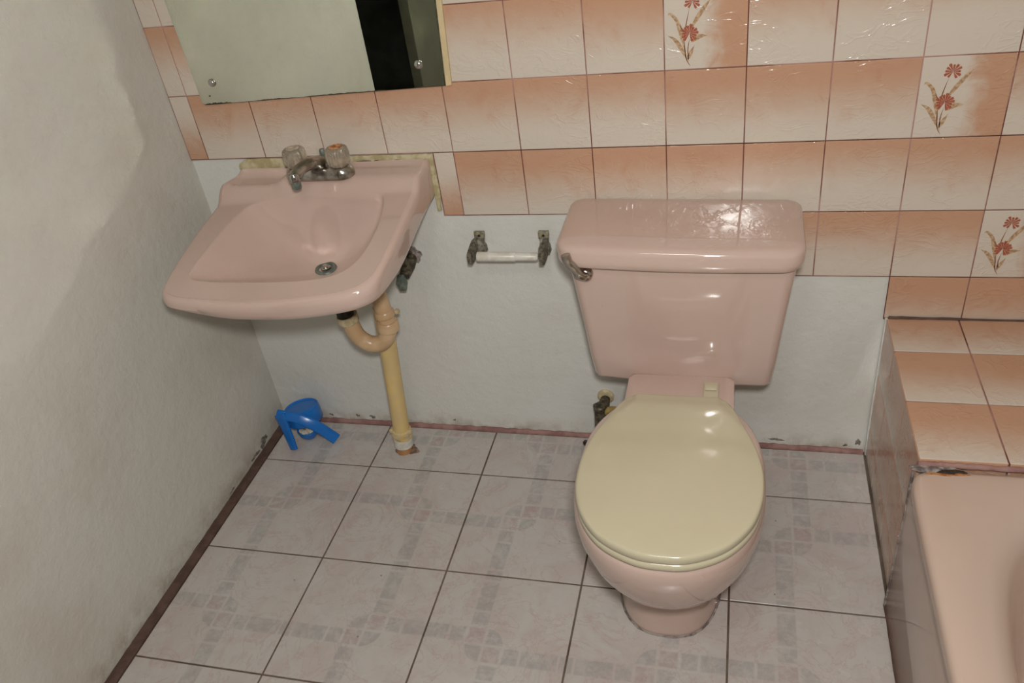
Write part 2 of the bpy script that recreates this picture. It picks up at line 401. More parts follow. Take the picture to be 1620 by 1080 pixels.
# printed flower sprigs on the flower tiles
def poly(mb, pts, k, r, h=-.00025, flip=False):
    v = [(k * W_ + a * W_, h, ZA + r * H_ + b * H_) for a, b in pts]; mb.add(v, [list(range(len(v)))])
def leaf(mb, k, r, path, wd):
    P = spline([Vector((a, b, 0)) for a, b in path], 6); n = len(P); L = []; Rr = []
    for i, p0 in enumerate(P):
        t = (P[min(i + 1, n - 1)] - P[max(i - 1, 0)]).normalized(); nn = Vector((-t.y, t.x, 0)); ww = wd * max(.08, math.sin(math.pi * (i / (n - 1)) ** .8))
        L.append(p0 + nn * ww); Rr.append(p0 - nn * ww)
    for i in range(n - 1):
        poly(mb, [(q.x, q.y) for q in (L[i], L[i + 1], Rr[i + 1], Rr[i])], k, r)
pet = MB(); lea = MB(); stm = MB()
for (k, r) in sorted(flowers):
    for cx, cy, R, a0, a1, n in ((.31, .43, .105, -70, 230, 13), (.345, .80, .095, -60, 235, 11)):
        for i in range(n):
            a = math.radians(a0 + (a1 - a0) * i / (n - 1)); da = math.radians(11); R2_ = R * (1 + .12 * math.sin(i * 2.3))
            pts = [(cx + math.cos(a + s_) * rr_, cy + .015 + math.sin(a + s_) * rr_) for s_, rr_ in ((-da * .5, R * .04), (-da, R2_ * .85), (-da * .5, R2_), (0, R2_ * .93), (da * .5, R2_), (da, R2_ * .85), (da * .5, R * .04))]
            poly(pet, pts, k, r, -.0004)
    for path, wd in (([(.26, .22), (.20, .45), (.16, .60), (.08, .69), (.05, .67)], .022), ([(.33, .50), (.40, .62), (.50, .76), (.56, .83)], .026), ([(.33, .34), (.42, .40), (.52, .41)], .030), ([(.27, .14), (.20, .28), (.13, .38), (.05, .43)], .026), ([(.28, .12), (.32, .20), (.37, .30)], .024)):
        leaf(lea, k, r, path, wd)
    for path in ([(.25, .35), (.27, .55), (.31, .74)], [(.32, .04), (.27, .14), (.25, .3), (.24, .42)], [(.30, .10), (.29, .25), (.31, .38)], [(.26, .45), (.21, .52), (.20, .56)]):
        leaf(stm, k, r, path, .007)
for nm, mb, mt in (('flower_petals', pet, M_petal), ('flower_leaves', lea, M_leaf), ('flower_stems', stm, M_stem)):
    # prints get the thickness of their glaze
    v2 = [v + Vector((0, .0004, 0)) for v in mb.v]; n0 = len(mb.v); ff = list(mb.f)
    for f_ in ff:
        for i in range(len(f_)): a, b = f_[i], f_[(i + 1) % len(f_)]; mb.f.append([a, b, b + n0, a + n0])
    mb.v += v2; mb.build(nm, mt, wb, smooth=False)
# caulk around sink back
def blob_strip(pts, rads, mat, name, parent, seed=1, flat=1.0):
    r_ = random.Random(seed); P = spline(pts, 10); m = MB()
    rs = [(rads[0] + (rads[1] - rads[0]) * i / len(P)) * r_.uniform(.85, 1.15) for i in range(len(P))]
    return m.tube([p + Vector((0, 0, r_.uniform(-.0008, .0008))) for p in P], rs, 10, flat=flat).build(name, mat, parent, 80)

# ------------------------------------------------------------------ tiled ledge
LX, LY, LZ = .9055, -.4375, .390
led = thing('tiled_ledge', 'low boxed ledge clad in peach tiles at the head of the bathtub', 'ledge', (1.28, -.22, 0))
MB().box(LX + .004, XR, LY + .004, .0, 0, LZ - .004).build('core', M_greymortar, led, smooth=False)
tcs = []
xs = [LX, 1.045, 1.195, 1.345, 1.495, 1.645]; ys = [-.002, -.1215, -.280, LY]
for i in range(5):
    for j in range(3):
        y1, y0 = ys[j], ys[j + 1]
        def uf(a, b, x0=xs[i], j=j, y0=y0, y1=y1): return ((a - x0) / .15, (b - y0) / .155)
        tcs.append((xs[i] + .0015, xs[i + 1] - .0015, y0 + .0015, y1 - .0015, uf, 0, [1.25, 1.1, 1.1][j] + tr.uniform(-.1, .1)))
tiles('top_tiles', tcs, lambda a, b, h: (a, b, LZ + h), [M_tile], led)
tcs = []
zs = [0.004, .09, .24, LZ - .001]
for j in range(3):
    for q in range(3):
        y1, y0 = ys[j], ys[j + 1]
        def uf(a, b, z0=zs[q], y0=y0): return ((a - y0) / .155, (b - z0) / .15)
        tcs.append((y0 + .0015, y1 - .0015, zs[q] + .001, zs[q + 1] - .001, uf, 0, tr.uniform(1.2, 1.9)))
tiles('side_tiles', tcs, lambda a, b, h: (LX - h, a, b), [M_tile], led)
tcs = []
for i in range(5):
    def uf(a, b, x0=xs[i]): return ((a - x0) / .15, (b - .24) / .15)
    tcs.append((xs[i] + .0015, xs[i + 1] - .0015, .2, LZ - .001, uf, 0, .5))
tiles('front_tiles', tcs, lambda a, b, h: (a, LY - h, b), [M_tile], led)
MB().box(LX + .003, XR, LY + .003, -.001, LZ - .009, LZ - .0022).build('grout', M_grout, led, smooth=False)
blob_strip([(LX + .004, -.003, LZ + .002), (1.05, -.003, LZ + .001), (1.3, -.003, LZ), (XR, -.003, LZ)], (.003, .0028), M_strip, 'back_joint', led, 5)
blob_strip([(LX + .002, -.004, .0), (LX - .0005, -.003, .12), (LX, -.002, .25), (LX, -.002, LZ)], (.004, .003), M_paint_b, 'plaster_edge', led, 6)

# ------------------------------------------------------------------ bathtub
TZ = .379
tub = thing('bathtub', 'pink enamelled bathtub beside the tiled ledge, rusty hole at its corner', 'bathtub', (1.27, -1.2, 0))
def sup(cx, cy, a, b, n, N=256, z=0):
    o = []
    for i in range(N):
        t = 2 * math.pi * i / N; c, s = math.cos(t), math.sin(t)
        o.append(Vector((cx + a * math.copysign(abs(c) ** (2 / n), c), cy + b * math.copysign(abs(s) ** (2 / n), s), z)))
    return o
oc = ((.888 + XR - .004) / 2, (-.446 - 1.98) / 2); oa = (XR - .004 - .888) / 2; ob = (1.98 - .446) / 2
ic = (1.278, -1.215); ia, ib = .316, .70
loops = []
def inner(s, z, n=4.2): return sup(ic[0], ic[1], ia - s, ib - s * 1.1, n, z=z)
loops.append(inner(.16, .035, 3)); loops.append(inner(.10, .04, 3.2)); loops.append(inner(.075, .06, 3.4)); loops.append(inner(.058, .12, 3.6)); loops.append(inner(.04, .22, 3.9))
loops.append(inner(.022, .30)); loops.append(inner(.010, .345)); loops.append(inner(.002, .361)); loops.append(inner(-.008, .3685)); loops.append(inner(-.022, TZ - .001))
def outer(s, z, n=9): return sup(oc[0], oc[1], oa - s, ob - s, n, z=z)
loops.append([a * .5 + b * .5 for a, b in zip(inner(-.03, TZ), outer(.014, TZ, 24))])
loops += [outer(.014, TZ, 30), outer(.006, TZ - .002, 30), outer(.0015, TZ - .007, 30), outer(0, TZ - .014, 30), outer(.0, TZ - .028, 30), outer(.004, TZ - .035, 30), outer(.010, TZ - .04, 30)]
MB().loft(loops, True, False).build('basin', M_pinktub, tub, 50)
ap = MB().box(.897, .93, -1.97, LY - .007, .002, TZ - .03, .004)
ap.build('apron', M_pinktub, tub)
MB().box(1.62, XR - .004, -1.97, LY - .01, .0, TZ - .03).box(.91, XR - .004, -1.97, -1.93, 0, TZ - .03).build('support', M_greymortar, tub, smooth=False)
# mortar and rusty hole along the joint to the ledge
blob_strip([(.904, -.440, TZ + .001), (.935, -.441, TZ + .003), (.98, -.440, TZ + .002), (1.1, -.4395, TZ + .001), (1.3, -.4395, TZ + .001), (XR - .02, -.4395, TZ + .001)], (.0055, .0048), M_strip2, 'joint_mortar', tub, 9)
def splat(cx, cy, z, rx, ry, mat, name, parent, seed, h=.0012, n=40, dome=1):
    r_ = random.Random(seed); ph = [r_.uniform(0, 6.28) for _ in range(5)]
    R = lambda t: 1 + .22 * math.sin(2 * t + ph[0]) + .13 * math.sin(3 * t + ph[1]) + .1 * math.sin(5 * t + ph[2]) + .06 * math.sin(9 * t + ph[3])
    lp = [[(cx + rx * R(t) * s * math.cos(t), cy + ry * R(t) * s * math.sin(t), z + hh) for t in [2 * math.pi * i / n for i in range(n)]] for s, hh in ((1, 0), (.92, h * .6), (.7, h), (.3, h))]
    return MB().loft(lp).build(name, mat, parent, 80)
splat(.925, -.4475, TZ - .0003, .034, .0095, M_greymortar, 'mortar_smear', tub, 2, .0035)
splat(.945, -.459, TZ - .0003, .028, .0065, M_rust, 'rust_stain', tub, 4, .0006)
splat(.948, -.4545, TZ + .0008, .019, .0062, M_hole, 'rust_hole', tub, 8, .0016)
splat(.968, -.4525, TZ + .0005, .010, .0035, M_hole, 'rust_hole', tub, 12, .0014)
blob_strip([(.8965, -.452, TZ - .01), (.898, -.450, .25), (.897, -.447, .1), (.896, -.447, .004)], (.0025, .003), M_greymortar, 'corner_joint', tub, 14)
blob_strip([(.897, -.45, .003), (.897, -.8, .003), (.897, -1.3, .003), (.897, -1.95, .003)], (.003, .003), M_strip, 'floor_joint', tub, 15)

# ------------------------------------------------------------------ sink
sk = thing('bathroom_sink', 'pink porcelain wall-hung sink, tilted, under the mirror', 'sink', (-.29, -.2, .6))
SN = 240
op = [(-.522, -.003), (-.523, -.03), (-.532, -.062), (-.541, -.11), (-.546, -.2), (-.543, -.30), (-.534, -.372), (-.522, -.396), (-.498, -.411), (-.45, -.421), (-.37, -.431), (-.29, -.434), (-.20, -.430), (-.13, -.421), (-.09, -.409), (-.066, -.387), (-.056, -.355), (-.052, -.28), (-.052, -.2), (-.053, -.11), (-.054, -.04), (-.055, -.003)]
back = [(-.12, -.003), (-.20, -.003), (-.29, -.003), (-.38, -.003), (-.46, -.003)]
ip = [(-.440, -.114), (-.462, -.15), (-.475, -.21), (-.481, -.27), (-.483, -.325), (-.474, -.352), (-.445, -.362), (-.37, -.369), (-.29, -.372), (-.22, -.371), (-.165, -.364), (-.13, -.342), (-.112, -.30), (-.107, -.24), (-.112, -.18), (-.125, -.125), (-.145, -.108), (-.22, -.102), (-.29, -.101), (-.37, -.103)]
DR = Vector((-.272, -.178, 0))
def polar(pts):
    """radius of the outline around the drain, per angle"""
    P = [Vector((a, b, 0)) for a, b in pts]
    out = []
    for i in range(SN):
        t = 2 * math.pi * i / SN; d = Vector((math.cos(t), math.sin(t), 0)); best = None
        for j in range(len(P)):
            a, b = P[j] - DR, P[(j + 1) % len(P)] - DR; e = b - a
            den = d.x * e.y - d.y * e.x
            if abs(den) < 1e-12: continue
            s = (a.x * e.y - a.y * e.x) / den; q = (a.x * d.y - a.y * d.x) / den
            if s > 0 and -1e-9 <= q <= 1 + 1e-9: best = s if best is None else max(best, s)
        out.append(best)
    return out
ro = polar([tuple(p)[:2] for p in spline([Vector((a, b, 0)) for a, b in op], 6)] + back)
ri = polar([tuple(p)[:2] for p in cspline([Vector((a, b, 0)) for a, b in ip], 6)])
def rim_z(x, y): return .76 + .19 * y + .05 * (x + .29)
def top_z(x, y):
    z = rim_z(x, y)
    wob = -.088
    deck = .775 + .004 * (x + .29) + .006 * sm(y, -.03, -.004)       # raised tap deck, upturned at the wall
    soap = sm(x, -.375, -.392) * sm(x, -.512, -.498) * sm(y, -.082, -.070) * sm(y, -.012, -.022)
    deck -= .011 * soap
    deck -= .010 * sm(x, -.375, -.40)
    k = sm(y, -.112, -.074)
    return z + (deck - z) * k
rs_ = list(ri)
for _ in range(3):
    rs_ = [sum(rs_[(i + k) % SN] * (1 - abs(k) / 19) for k in range(-18, 19)) / 18.95 for i in range(SN)]
loops = []
def ring(s, rad, zf): return [DR + Vector((math.cos(2 * math.pi * i / SN), math.sin(2 * math.pi * i / SN), 0)) * rad(i) * s for i in range(SN)]
for s in [.09, .12, .17, .24, .32, .42, .52, .62, .72, .80, .87, .92, .955, .98, 1.0, 1.012]:
    l = []
    for i in range(SN):
        t = 2 * math.pi * i / SN; bl = sm(s, .35, 1.0); p0 = DR + Vector((math.cos(t), math.sin(t), 0)) * (ri[i] * bl + min(rs_[i], ri[i] * 1.04 + .004) * (1 - bl)) * s
        e = DR + Vector((math.cos(t), math.sin(t), 0)) * ri[i]; ze = top_z(e.x, e.y)
        q_ = min(s, 1.0); wfl = sm(-math.cos(t), -.7, 1.1)      # long shallow slope on the left, steep walls elsewhere
        prof = (1 - q_ ** (2.3 - .7 * wfl)) ** (.72 + .38 * wfl) if q_ < 1 else 0
        z = ze - .001 - (ze - .603) * prof + (.001 if s > 1.005 else 0)
        l.append(Vector((p0.x, p0.y, z)))
    loops.append(l)
K = 16
for m_ in range(1, K + 1):
    l = []
    for i in range(SN):
        t = 2 * math.pi * i / SN; a = ri[i] * 1.012; r_ = a + (ro[i] - .012 - a) * (m_ / K)
        p0 = DR + Vector((math.cos(t), math.sin(t), 0)) * r_; l.append(Vector((p0.x, p0.y, top_z(p0.x, p0.y))))
    loops.append(l)
def edge(off, dz, zmode=0):
    l = []
    for i in range(SN):
        t = 2 * math.pi * i / SN; p0 = DR + Vector((math.cos(t), math.sin(t), 0)) * (ro[i] - off)
        p1 = DR + Vector((math.cos(t), math.sin(t), 0)) * ro[i]
        zt = top_z(p1.x, p1.y)
        if zmode: zb = .646 + .035 * sm(p1.y, -.30, -.02) + .02 * (p1.x + .29) - .012 * sm(abs(p1.x + .29), .25, .05) * sm(p1.y, -.3, -.42); z = zb + dz
        else: z = zt + dz
        l.append(Vector((p0.x, p0.y, z)))
    return l
loops += [edge(.012, 0), edge(.007, -.0015), edge(.003, -.005), edge(.0, -.012), edge(.0, -.022), edge(.002, .014, 1), edge(.004, .006, 1), edge(.010, .001, 1), edge(.018, 0, 1), edge(.026, .004, 1)]
# underside bowl
for s, z in ((.95, .662), (.8, .645), (.6, .605), (.35, .585), (.14, .578)):
    loops.append([DR + Vector((math.cos(2 * math.pi * i / SN), math.sin(2 * math.pi * i / SN), 0)) * ri[i] * s + Vector((0, 0, z)) for i in range(SN)])
sb = MB().loft(loops, True, True).build('basin', M_pink, sk, 60)
# drain
MB().lathe((DR.x, DR.y, .6005), (0, -.06, 1), [(.022, 0), (.0245, .004), (.023, .0075), (.017, .0085), (.0155, .004), (.012, .003), (.001, .003)], 36).build('drain', M_verdi, sk)
MB().lathe((DR.x, DR.y, .6055), (0, -.06, 1), [(.0115, 0), (.0115, .0028), (.009, .0042), (.005, .0034), (.0045, .0055), (.001, .006)], 24).build('drain_plug', M_worn, sk)
r_ = random.Random(21)
cz = lambda x: (.768 if x < -.4 else .775) + .004 * (x + .29)
xs_ = [-.522 + i * .0115 for i in range(42)]
c1 = [(x, cz(x)) for x in xs_]; c2 = [(x, (.7895 if x > -.5 else .779 + (x + .522) * .45) + r_.uniform(-.0012, .0012)) for x in xs_]
def slab_strip(lo, hi, d0, d1, name, mat, parent):
    v = []; n = len(lo)
    for (a, b), (c, e) in zip(lo, hi): v += [(a, 0, b), (a, -d0, b), ((a + c) / 2, -max(d0, d1), (b + e) / 2), (c, -d1, e), (c, 0, e)]
    f = [[i * 5 + k, i * 5 + k + 1, (i + 1) * 5 + k + 1, (i + 1) * 5 + k] for i in range(n - 1) for k in range(4)]
    f += [[0, 1, 2, 3, 4], [(n - 1) * 5 + k for k in (4, 3, 2, 1, 0)]]
    return link(name, v, f, mat, parent, True, 50)
slab_strip(c1, c2, .007, .0025, 'caulk', M_caulk, sk)
c3 = [(-.058, z) for z in (.655, .67, .69, .71, .73, .75, .77, .7895)]; c4 = [(-.0465 + r_.uniform(-.0015, .001) - .004 * (z < .68), z) for _, z in c3]
slab_strip(c3, c4, .006, .002, 'caulk', M_caulk, sk)
for x0, x1 in ((-.225, -.19), (-.185, -.172), (-.14, -.12)):
    MB().tube([(x0, -.0068, .7785), ((x0 + x1) / 2, -.007, .7792), (x1, -.0068, .7795)], [.0006, .0015, .0006], 6).build('caulk_crack', M_hole, sk)
blob_strip([(-.325, -.405, .64), (-.30, -.402, .637), (-.27, -.402, .637), (-.25, -.405, .64)], (.004, .004), M_pink, 'underside_lip', sk, 2)

# ------------------------------------------------------------------ faucet
fc = thing('faucet', 'tarnished chrome two-knob faucet standing on the back deck of the pink sink', 'faucet', (-.265, -.066, .775))
fx, fy, fz = -.284, -.070, .775
def stad(cx, cy, hl, r, z, n=24, rot=0):
    o = []
    for i in range(n):
        t = -math.pi / 2 + math.pi * i / (n - 1); o.append((hl + r * math.cos(t), r * math.sin(t)))
    for i in range(n):
        t = math.pi / 2 + math.pi * i / (n - 1); o.append((-hl + r * math.cos(t), r * math.sin(t)))
    return [Vector((cx + a * math.cos(rot) - b * math.sin(rot), cy + a * math.sin(rot) + b * math.cos(rot), z)) for a, b in o]
MB().loft([stad(fx, fy, .052, .027, fz), stad(fx, fy, .052, .027, fz + .004), stad(fx, fy, .052, .0265, fz + .012), stad(fx, fy, .051, .024, fz + .019), stad(fx, fy, .050, .019, fz + .0235), stad(fx, fy, .048, .010, fz + .025)]).build('base_plate', M_worn, fc)
body = [(.018, 0), (.0185, .008), (.017, .016), (.012, .022), (.004, .024)]
MB().lathe((fx, fy, fz + .020), (0, 0, 1), body, 32).build('body', M_worn, fc)
sp = spline([(fx + .006, fy - .004, fz + .032), (fx - .002, fy - .030, fz + .041), (fx - .012, fy - .058, fz + .040), (fx - .016, fy - .082, fz + .034)], 8)
MB().tube(sp, [.0185 + (.0125 - .0185) * i / (len(sp) - 1) for i in range(len(sp))], 24, flat=.8).build('spout', M_worn, fc)
tip = sp[-1]
MB().lathe(tip + Vector((0, 0, .009)), (0, 0, -1), [(.003, 0), (.010, .0015), (.0128, .006), (.0128, .014), (.0122, .017)], 28).build('spout_tip', M_chrome, fc)
MB().lathe(tip + Vector((0, 0, -.008)), (0, 0, -1), [(.0098, 0), (.0102, .002), (.0102, .015), (.0092, .0175), (.007, .0175)], 28).build('aerator', M_verdi, fc)
for sx, cap in ((-1, M_cap2), (1, M_cap)):
    b0 = (fx + sx * .0505, fy, fz + .020)
    k_ = MB().lathe(b0, (0, 0, 1), [(.014, 0), (.0165, .003), (.021, .007), (.0245, .016), (.025, .029), (.0235, .039), (.0195, .0435), (.015, .0445)], 96, flute=.045, nf=14).build('knob', M_acry, fc, 60)
    k_['label'] = 'fluted clear acrylic knob with rusty orange stained top' if sx > 0 else 'fluted clear acrylic knob with dull grey top'
    MB().lathe((b0[0], b0[1], b0[2] + .002), (0, 0, 1), [(.011, 0), (.012, .012), (.0085, .022), (.0085, .030)], 24).build('knob_stem', M_cap2, k_)
    MB().lathe((b0[0], b0[1], b0[2] + .0425), (0, 0, 1), [(.0145, 0), (.0148, .002), (.013, .0032), (.008, .0036), (.006, .0026), (.001, .0022)], 32).build('knob_cap', cap, k_)
MB().lathe((fx + .004, fy + .024, fz + .010), (0, 0, 1), [(.0028, 0), (.0028, .026), (.0046, .0275), (.0062, .031), (.0064, .037), (.005, .041), (.001, .042)], 24).build('lift_rod', M_verdi, fc)

# ------------------------------------------------------------------ mirror
mr = thing('wall_mirror', 'large frameless wall mirror with chipped dark edge above the sink', 'mirror', (-.28, -.005, 1.2))
def quad_slab(pts, y0, y1, name, mat, parent, bev=0):
    v = [(a, y0, b) for a, b in pts] + [(a, y1, b) for a, b in pts]; n = len(pts)
    f = [list(range(n)), [n + i for i in range(n)][::-1]] + [[i, (i + 1) % n, n + (i + 1) % n, n + i] for i in range(n)]
    return link(name, v, f, mat, parent, False)
mp_ = [(-.560, .925), (-.553, .9215), (.0095, .937), (.0185, 1.10), (.03, 1.55), (-.57, 1.55), (-.5665, 1.142)]
quad_slab(mp_, -.0075, -.0035, 'glass', M_mirror, mr)
quad_slab([(a + (.0022 if a > -.2 else -.0022), b + (.0018 if b > 1.3 else -.0022 if b < 1.0 else 0)) for a, b in mp_], -.0034, -.0005, 'backing', M_mback, mr)
r_ = random.Random(5)
for x0, x1, h in ((-.556, -.485, .0042), (-.43, -.33, .0018), (-.31, -.12, .0022), (-.06, .005, .0014)):   # desilvered chips along the lower edge
    n = 24; up = []; lo = []
    for i in range(n + 1):
        x = x0 + (x1 - x0) * i / n; zb = .9215 + (x + .553) * (.0155 / .5625)
        lo.append((x, zb)); up.append((x, zb + max(.0002, h * math.sin(math.pi * i / n) ** .5 * r_.uniform(.35, 1))))
    quad_slab(lo + up[::-1], -.0079, -.0075, 'edge_chip', M_mback, mr)
MB().tube([(-.5355, -.0078, .9405), (-.5355, -.0085, .9405)], .0018, 10).build('edge_chip', M_mback, mr)
for (sx_, sz_) in ((-.519, .969), (-.038, .982)):
    MB().lathe((sx_, -.0075, sz_), (0, -1, 0), [(.0085, 0), (.0088, .001), (.0082, .003), (.0062, .0052), (.0035, .0064), (.0004, .0068)], 32).build('screw_cap', M_chrome, mr)
ck = [(.0125, -.004, .937), (.0215, -.004, 1.10), (.033, -.004, 1.55)]
quad_slab([(.0118, .935), (.024, .937), (.032, 1.10), (.044, 1.55), (.0322, 1.55), (.0207, 1.10)], -.006, -.0002, 'caulk', M_caulk2, mr)

# ------------------------------------------------------------------ toilet paper holder
tp = thing('toilet_paper_holder', 'empty toilet paper holder on the white wall, white roller between corroded metal brackets', 'toilet paper holder', (.105, 0, .57))
for cx in (.029, .178):
    s_ = -1 if cx < .1 else 1
    pl = MB()
    L = lambda pts: [Vector(p) for p in pts]
    # wall foot, narrow neck, widening arm reaching out to the roller
    secs = [(.0115, .0005, .600, .004), (.0115, .0005, .588, .0045), (.0088, .0, .580, .009), (.0088, .0, .572, .014), (.012, .0, .566, .016)]
    lp = []
    for hw, y, z, d in secs: lp.append(L([(cx - hw, .004, z), (cx + hw, .004, z), (cx + hw, -d, z), (cx - hw, -d, z)]))
    lp.append(L([(cx - .0135, .004, .552), (cx + .0135, .004, .552), (cx + .0135, -.02, .552), (cx - .0135, -.02, .552)]))
    pl.loft(lp)
    ax = cx + s_ * .0075 - .002
    pl.loft([L([(ax - .005, 0, .584), (ax + .005, 0, .584), (ax + .005, 0, .552), (ax - .005, 0, .552)]), L([(ax - .005, -.02, .588), (ax + .005, -.02, .588), (ax + .005, -.02, .553), (ax - .005, -.02, .553)]),
             L([(ax - .0055, -.05, .582), (ax + .0055, -.05, .582), (ax + .0055, -.05, .551), (ax - .0055, -.05, .551)]), L([(ax - .005, -.068, .577), (ax + .005, -.068, .577), (ax + .005, -.068, .553), (ax - .005, -.068, .553)])])
    br = pl.build('bracket', M_pot, tp, 35)
    MB().box(cx - .012, cx + .012, -.0052, .0, .583, .6015, .001).build('wall_plate', M_potyel, br)
    MB().tube([(cx, -.0052, .592), (cx, -.0062, .592)], .0032, 16).build('screw_hole', M_hole, br)
MB().lathe((.034, -.055, .5665), (1, 0, 0), [(.006, 0), (.0108, .001), (.0108, .087), (.0095, .089)], 28).lathe((.120, -.055, .5665), (1, 0, 0), [(.0092, 0), (.0092, .050), (.006, .054)], 28).build('roller', M_white, tp)

# ------------------------------------------------------------------ toilet
to = thing('toilet', 'pink two-piece toilet with closed cream seat lid', 'toilet', (.485, -.35, 0))
def rbox(x0, x1, y0, y1, z, rb=.02, rf=.045, bow=.006, n=10):
    """rounded rectangle loop, front corners larger, bowed front (front = y0)"""
    o = []
    def arc(cx, cy, r, a0, a1):
        for i in range(n + 1):
            t = math.radians(a0 + (a1 - a0) * i / n); o.append(Vector((cx + r * math.cos(t), cy + r * math.sin(t), z)))
    arc(x0 + rf, y0 + rf, rf, 180, 270)
    for i in range(1, 16):
        t = i / 16; o.append(Vector((x0 + rf + (x1 - x0 - 2 * rf) * t, y0 - bow * math.sin(math.pi * t), z)))
    arc(x1 - rf, y0 + rf, rf, 270, 360); arc(x1 - rb, y1 - rb, rb, 0, 90); arc(x0 + rb, y1 - rb, rb, 90, 180)
    return o
def roll(loop, k=-.022, xc=.485):   # the slight lean of the toilet
    return [Vector((p.x, p.y, p.z + k * (p.x - xc))) for p in loop]
T = []
for z, hw, yf in ((.3360, .165, -.168), (.3350, .178, -.177), (.3370, .183, -.1815), (.3430, .1855, -.184), (.40, .1925, -.188), (.47, .199, -.192), (.55, .2075, -.198), (.625, .2155, -.204), (.644, .2175, -.205)):
    T.append(roll(rbox(.4865 - hw, .4865 + hw, yf, -.012, z, .03, .022, .007)))
MB().loft(T).build('tank', M_pink, to, 50)
T = []
for z, d in ((.6365, .006), (.6345, .001), (.638, -.0015), (.648, -.003), (.666, -.0035), (.6725, -.0015), (.6765, .003), (.6785, .008), (.6800, .020), (.6812, .05)):
    T.append(roll(rbox(.2530 + d, .7125 - d, -.2245 + d, -.006 - d * .6, z, max(.008, .025 - d * .3), max(.01, .043 - d * .5), .007)))
ld = MB().loft(T).build('tank_lid', M_pink, to, 50)
# flush handle
fh = MB().lathe((.3065, -.2025, .6165), (0, -1, 0), [(.0145, 0), (.0155, .004), (.0145, .012), (.0095, .017), (.002, .018)], 28).build('flush_handle', M_handle, to)
hp = spline([(.3065, -.219, .6165), (.299, -.226, .624), (.289, -.229, .640), (.279, -.231, .656), (.2755, -.232, .672)], 6)
MB().tube(hp, [.0095 + .0003 * math.sin(i) for i in range(len(hp))], 18, flat=.75, up=(0, 1, 0)).build('lever', M_handle, fh)
# bowl
def egg(hw, yf, yb, z, n=72, xc=.4865, ny=2.2, wp=.52):
    o = []; yc = yb + (yf - yb) * wp
    for i in range(n):
        t = 2 * math.pi * i / n; c, s = math.cos(t), math.sin(t)
        x = xc + hw * math.copysign(abs(c) ** (2 / ny), c)
        y = yc + (abs(yf - yc) * -math.copysign(abs(s) ** (2 / ny), s) if s > 0 else abs(yb - yc) * math.copysign(abs(s) ** (2 / (ny + .6)), -s))
        o.append(Vector((x, y, z)))
    return o
B = [egg(.104, -.572, -.20, .0, ny=2.6, xc=.478), egg(.104, -.572, -.20, .008, ny=2.6, xc=.478), egg(.101, -.567, -.19, .03, ny=2.6, xc=.479), egg(.097, -.562, -.17, .08, ny=2.5, xc=.481), egg(.096, -.562, -.16, .12, ny=2.4),
     egg(.101, -.575, -.15, .145), egg(.115, -.612, -.16, .168), egg(.133, -.652, -.18, .197), egg(.149, -.684, -.21, .232), egg(.160, -.706, -.24, .272), egg(.1665, -.720, -.27, .315), egg(.1685, -.726, -.28, .345), egg(.1675, -.726, -.28, .366), egg(.1645, -.723, -.28, .375), egg(.158, -.716, -.28, .3795), egg(.14, -.70, -.29, .3805)]
MB().loft(B).build('bowl', M_pink, to, 60)
N_ = [rbox(.385, .590, -.33, -.055, z, .02, .02, 0) for z in (.15, .22, .30, .330)] + [rbox(.388, .588, -.33, -.06, .338, .02, .02, 0), rbox(.397, .579, -.325, -.07, .343, .02, .02, 0)]
for i, (dx) in enumerate((.045, .03, .012, 0, 0, 0)):
    N_[i] = [Vector((p.x + (dx if p.x < .4865 else -dx), p.y, p.z)) for p in N_[i]]
Nk = [rbox(.400, .576, -.16, -.05, .18), rbox(.397, .579, -.19, -.05, .28), rbox(.393, .585, -.21, -.05, .335, rf=.02), rbox(.393, .585, -.215, -.05, .341, rf=.02)]
MB().loft(N_).build('neck', M_pink, to, 50)
# rear shelf carrying the hinges
sh = [rbox(.388, .590, -.36, -.19, .30, .015, .03, 0), rbox(.378, .598, -.37, -.185, .35, .015, .03, 0), rbox(.380, .596, -.37, -.188, .358, .015, .03, 0), rbox(.388, .588, -.365, -.195, .3615, .012, .02, 0)]
MB().loft(sh).build('rear_shelf', M_pink, to, 50)
lidp = [(.488, -.328), (.43, -.327), (.401, -.329), (.386, -.348), (.369, -.388), (.350, -.436), (.3375, -.480), (.331, -.530), (.3335, -.590), (.351, -.645), (.388, -.693), (.443, -.722), (.4905, -.728), (.538, -.722), (.590, -.693), (.6275, -.645), (.645, -.590), (.648, -.530), (.6405, -.480), (.627, -.436), (.608, -.388), (.591, -.348), (.577, -.329), (.546, -.327)]
lc = Vector((.4895, -.53, 0))
base_l = cspline([Vector((a, b, 0)) for a, b in lidp], 10)
def lidloop(off, z, sc_=1, dy=0):
    o = []
    for p in base_l:
        d = (p - lc); L0 = d.length; q = lc + d * ((L0 - off) / L0) * sc_; o.append(Vector((q.x, q.y + dy, z)))
    return o
# ring seat, slightly larger than the lid
MB().loft([lidloop(.010, .3815), lidloop(.003, .382), lidloop(-.0005, .3855), lidloop(-.0005, .392), lidloop(.002, .3965), lidloop(.010, .398)]).build('seat', M_cream, to, 60)
LD = [lidloop(.006, .3995), lidloop(.001, .400), lidloop(-.0006, .402), lidloop(-.0006, .411), lidloop(.0008, .4145), lidloop(.003, .4162), lidloop(.006, .4168), lidloop(.016, .4172)]
for s, h in ((.88, .4175), (.84, .4178), (.8, .418), (.76, .4182), (.72, .4184), (.68, .4186), (.64, .4188), (.6, .419), (.56, .419), (.5, .4192), (.4, .4194), (.25, .4196), (.08, .4197)):
    LD.append([lc + (p - lc) * s + Vector((0, 0, h)) for p in base_l])
seatlid = MB().loft(LD)
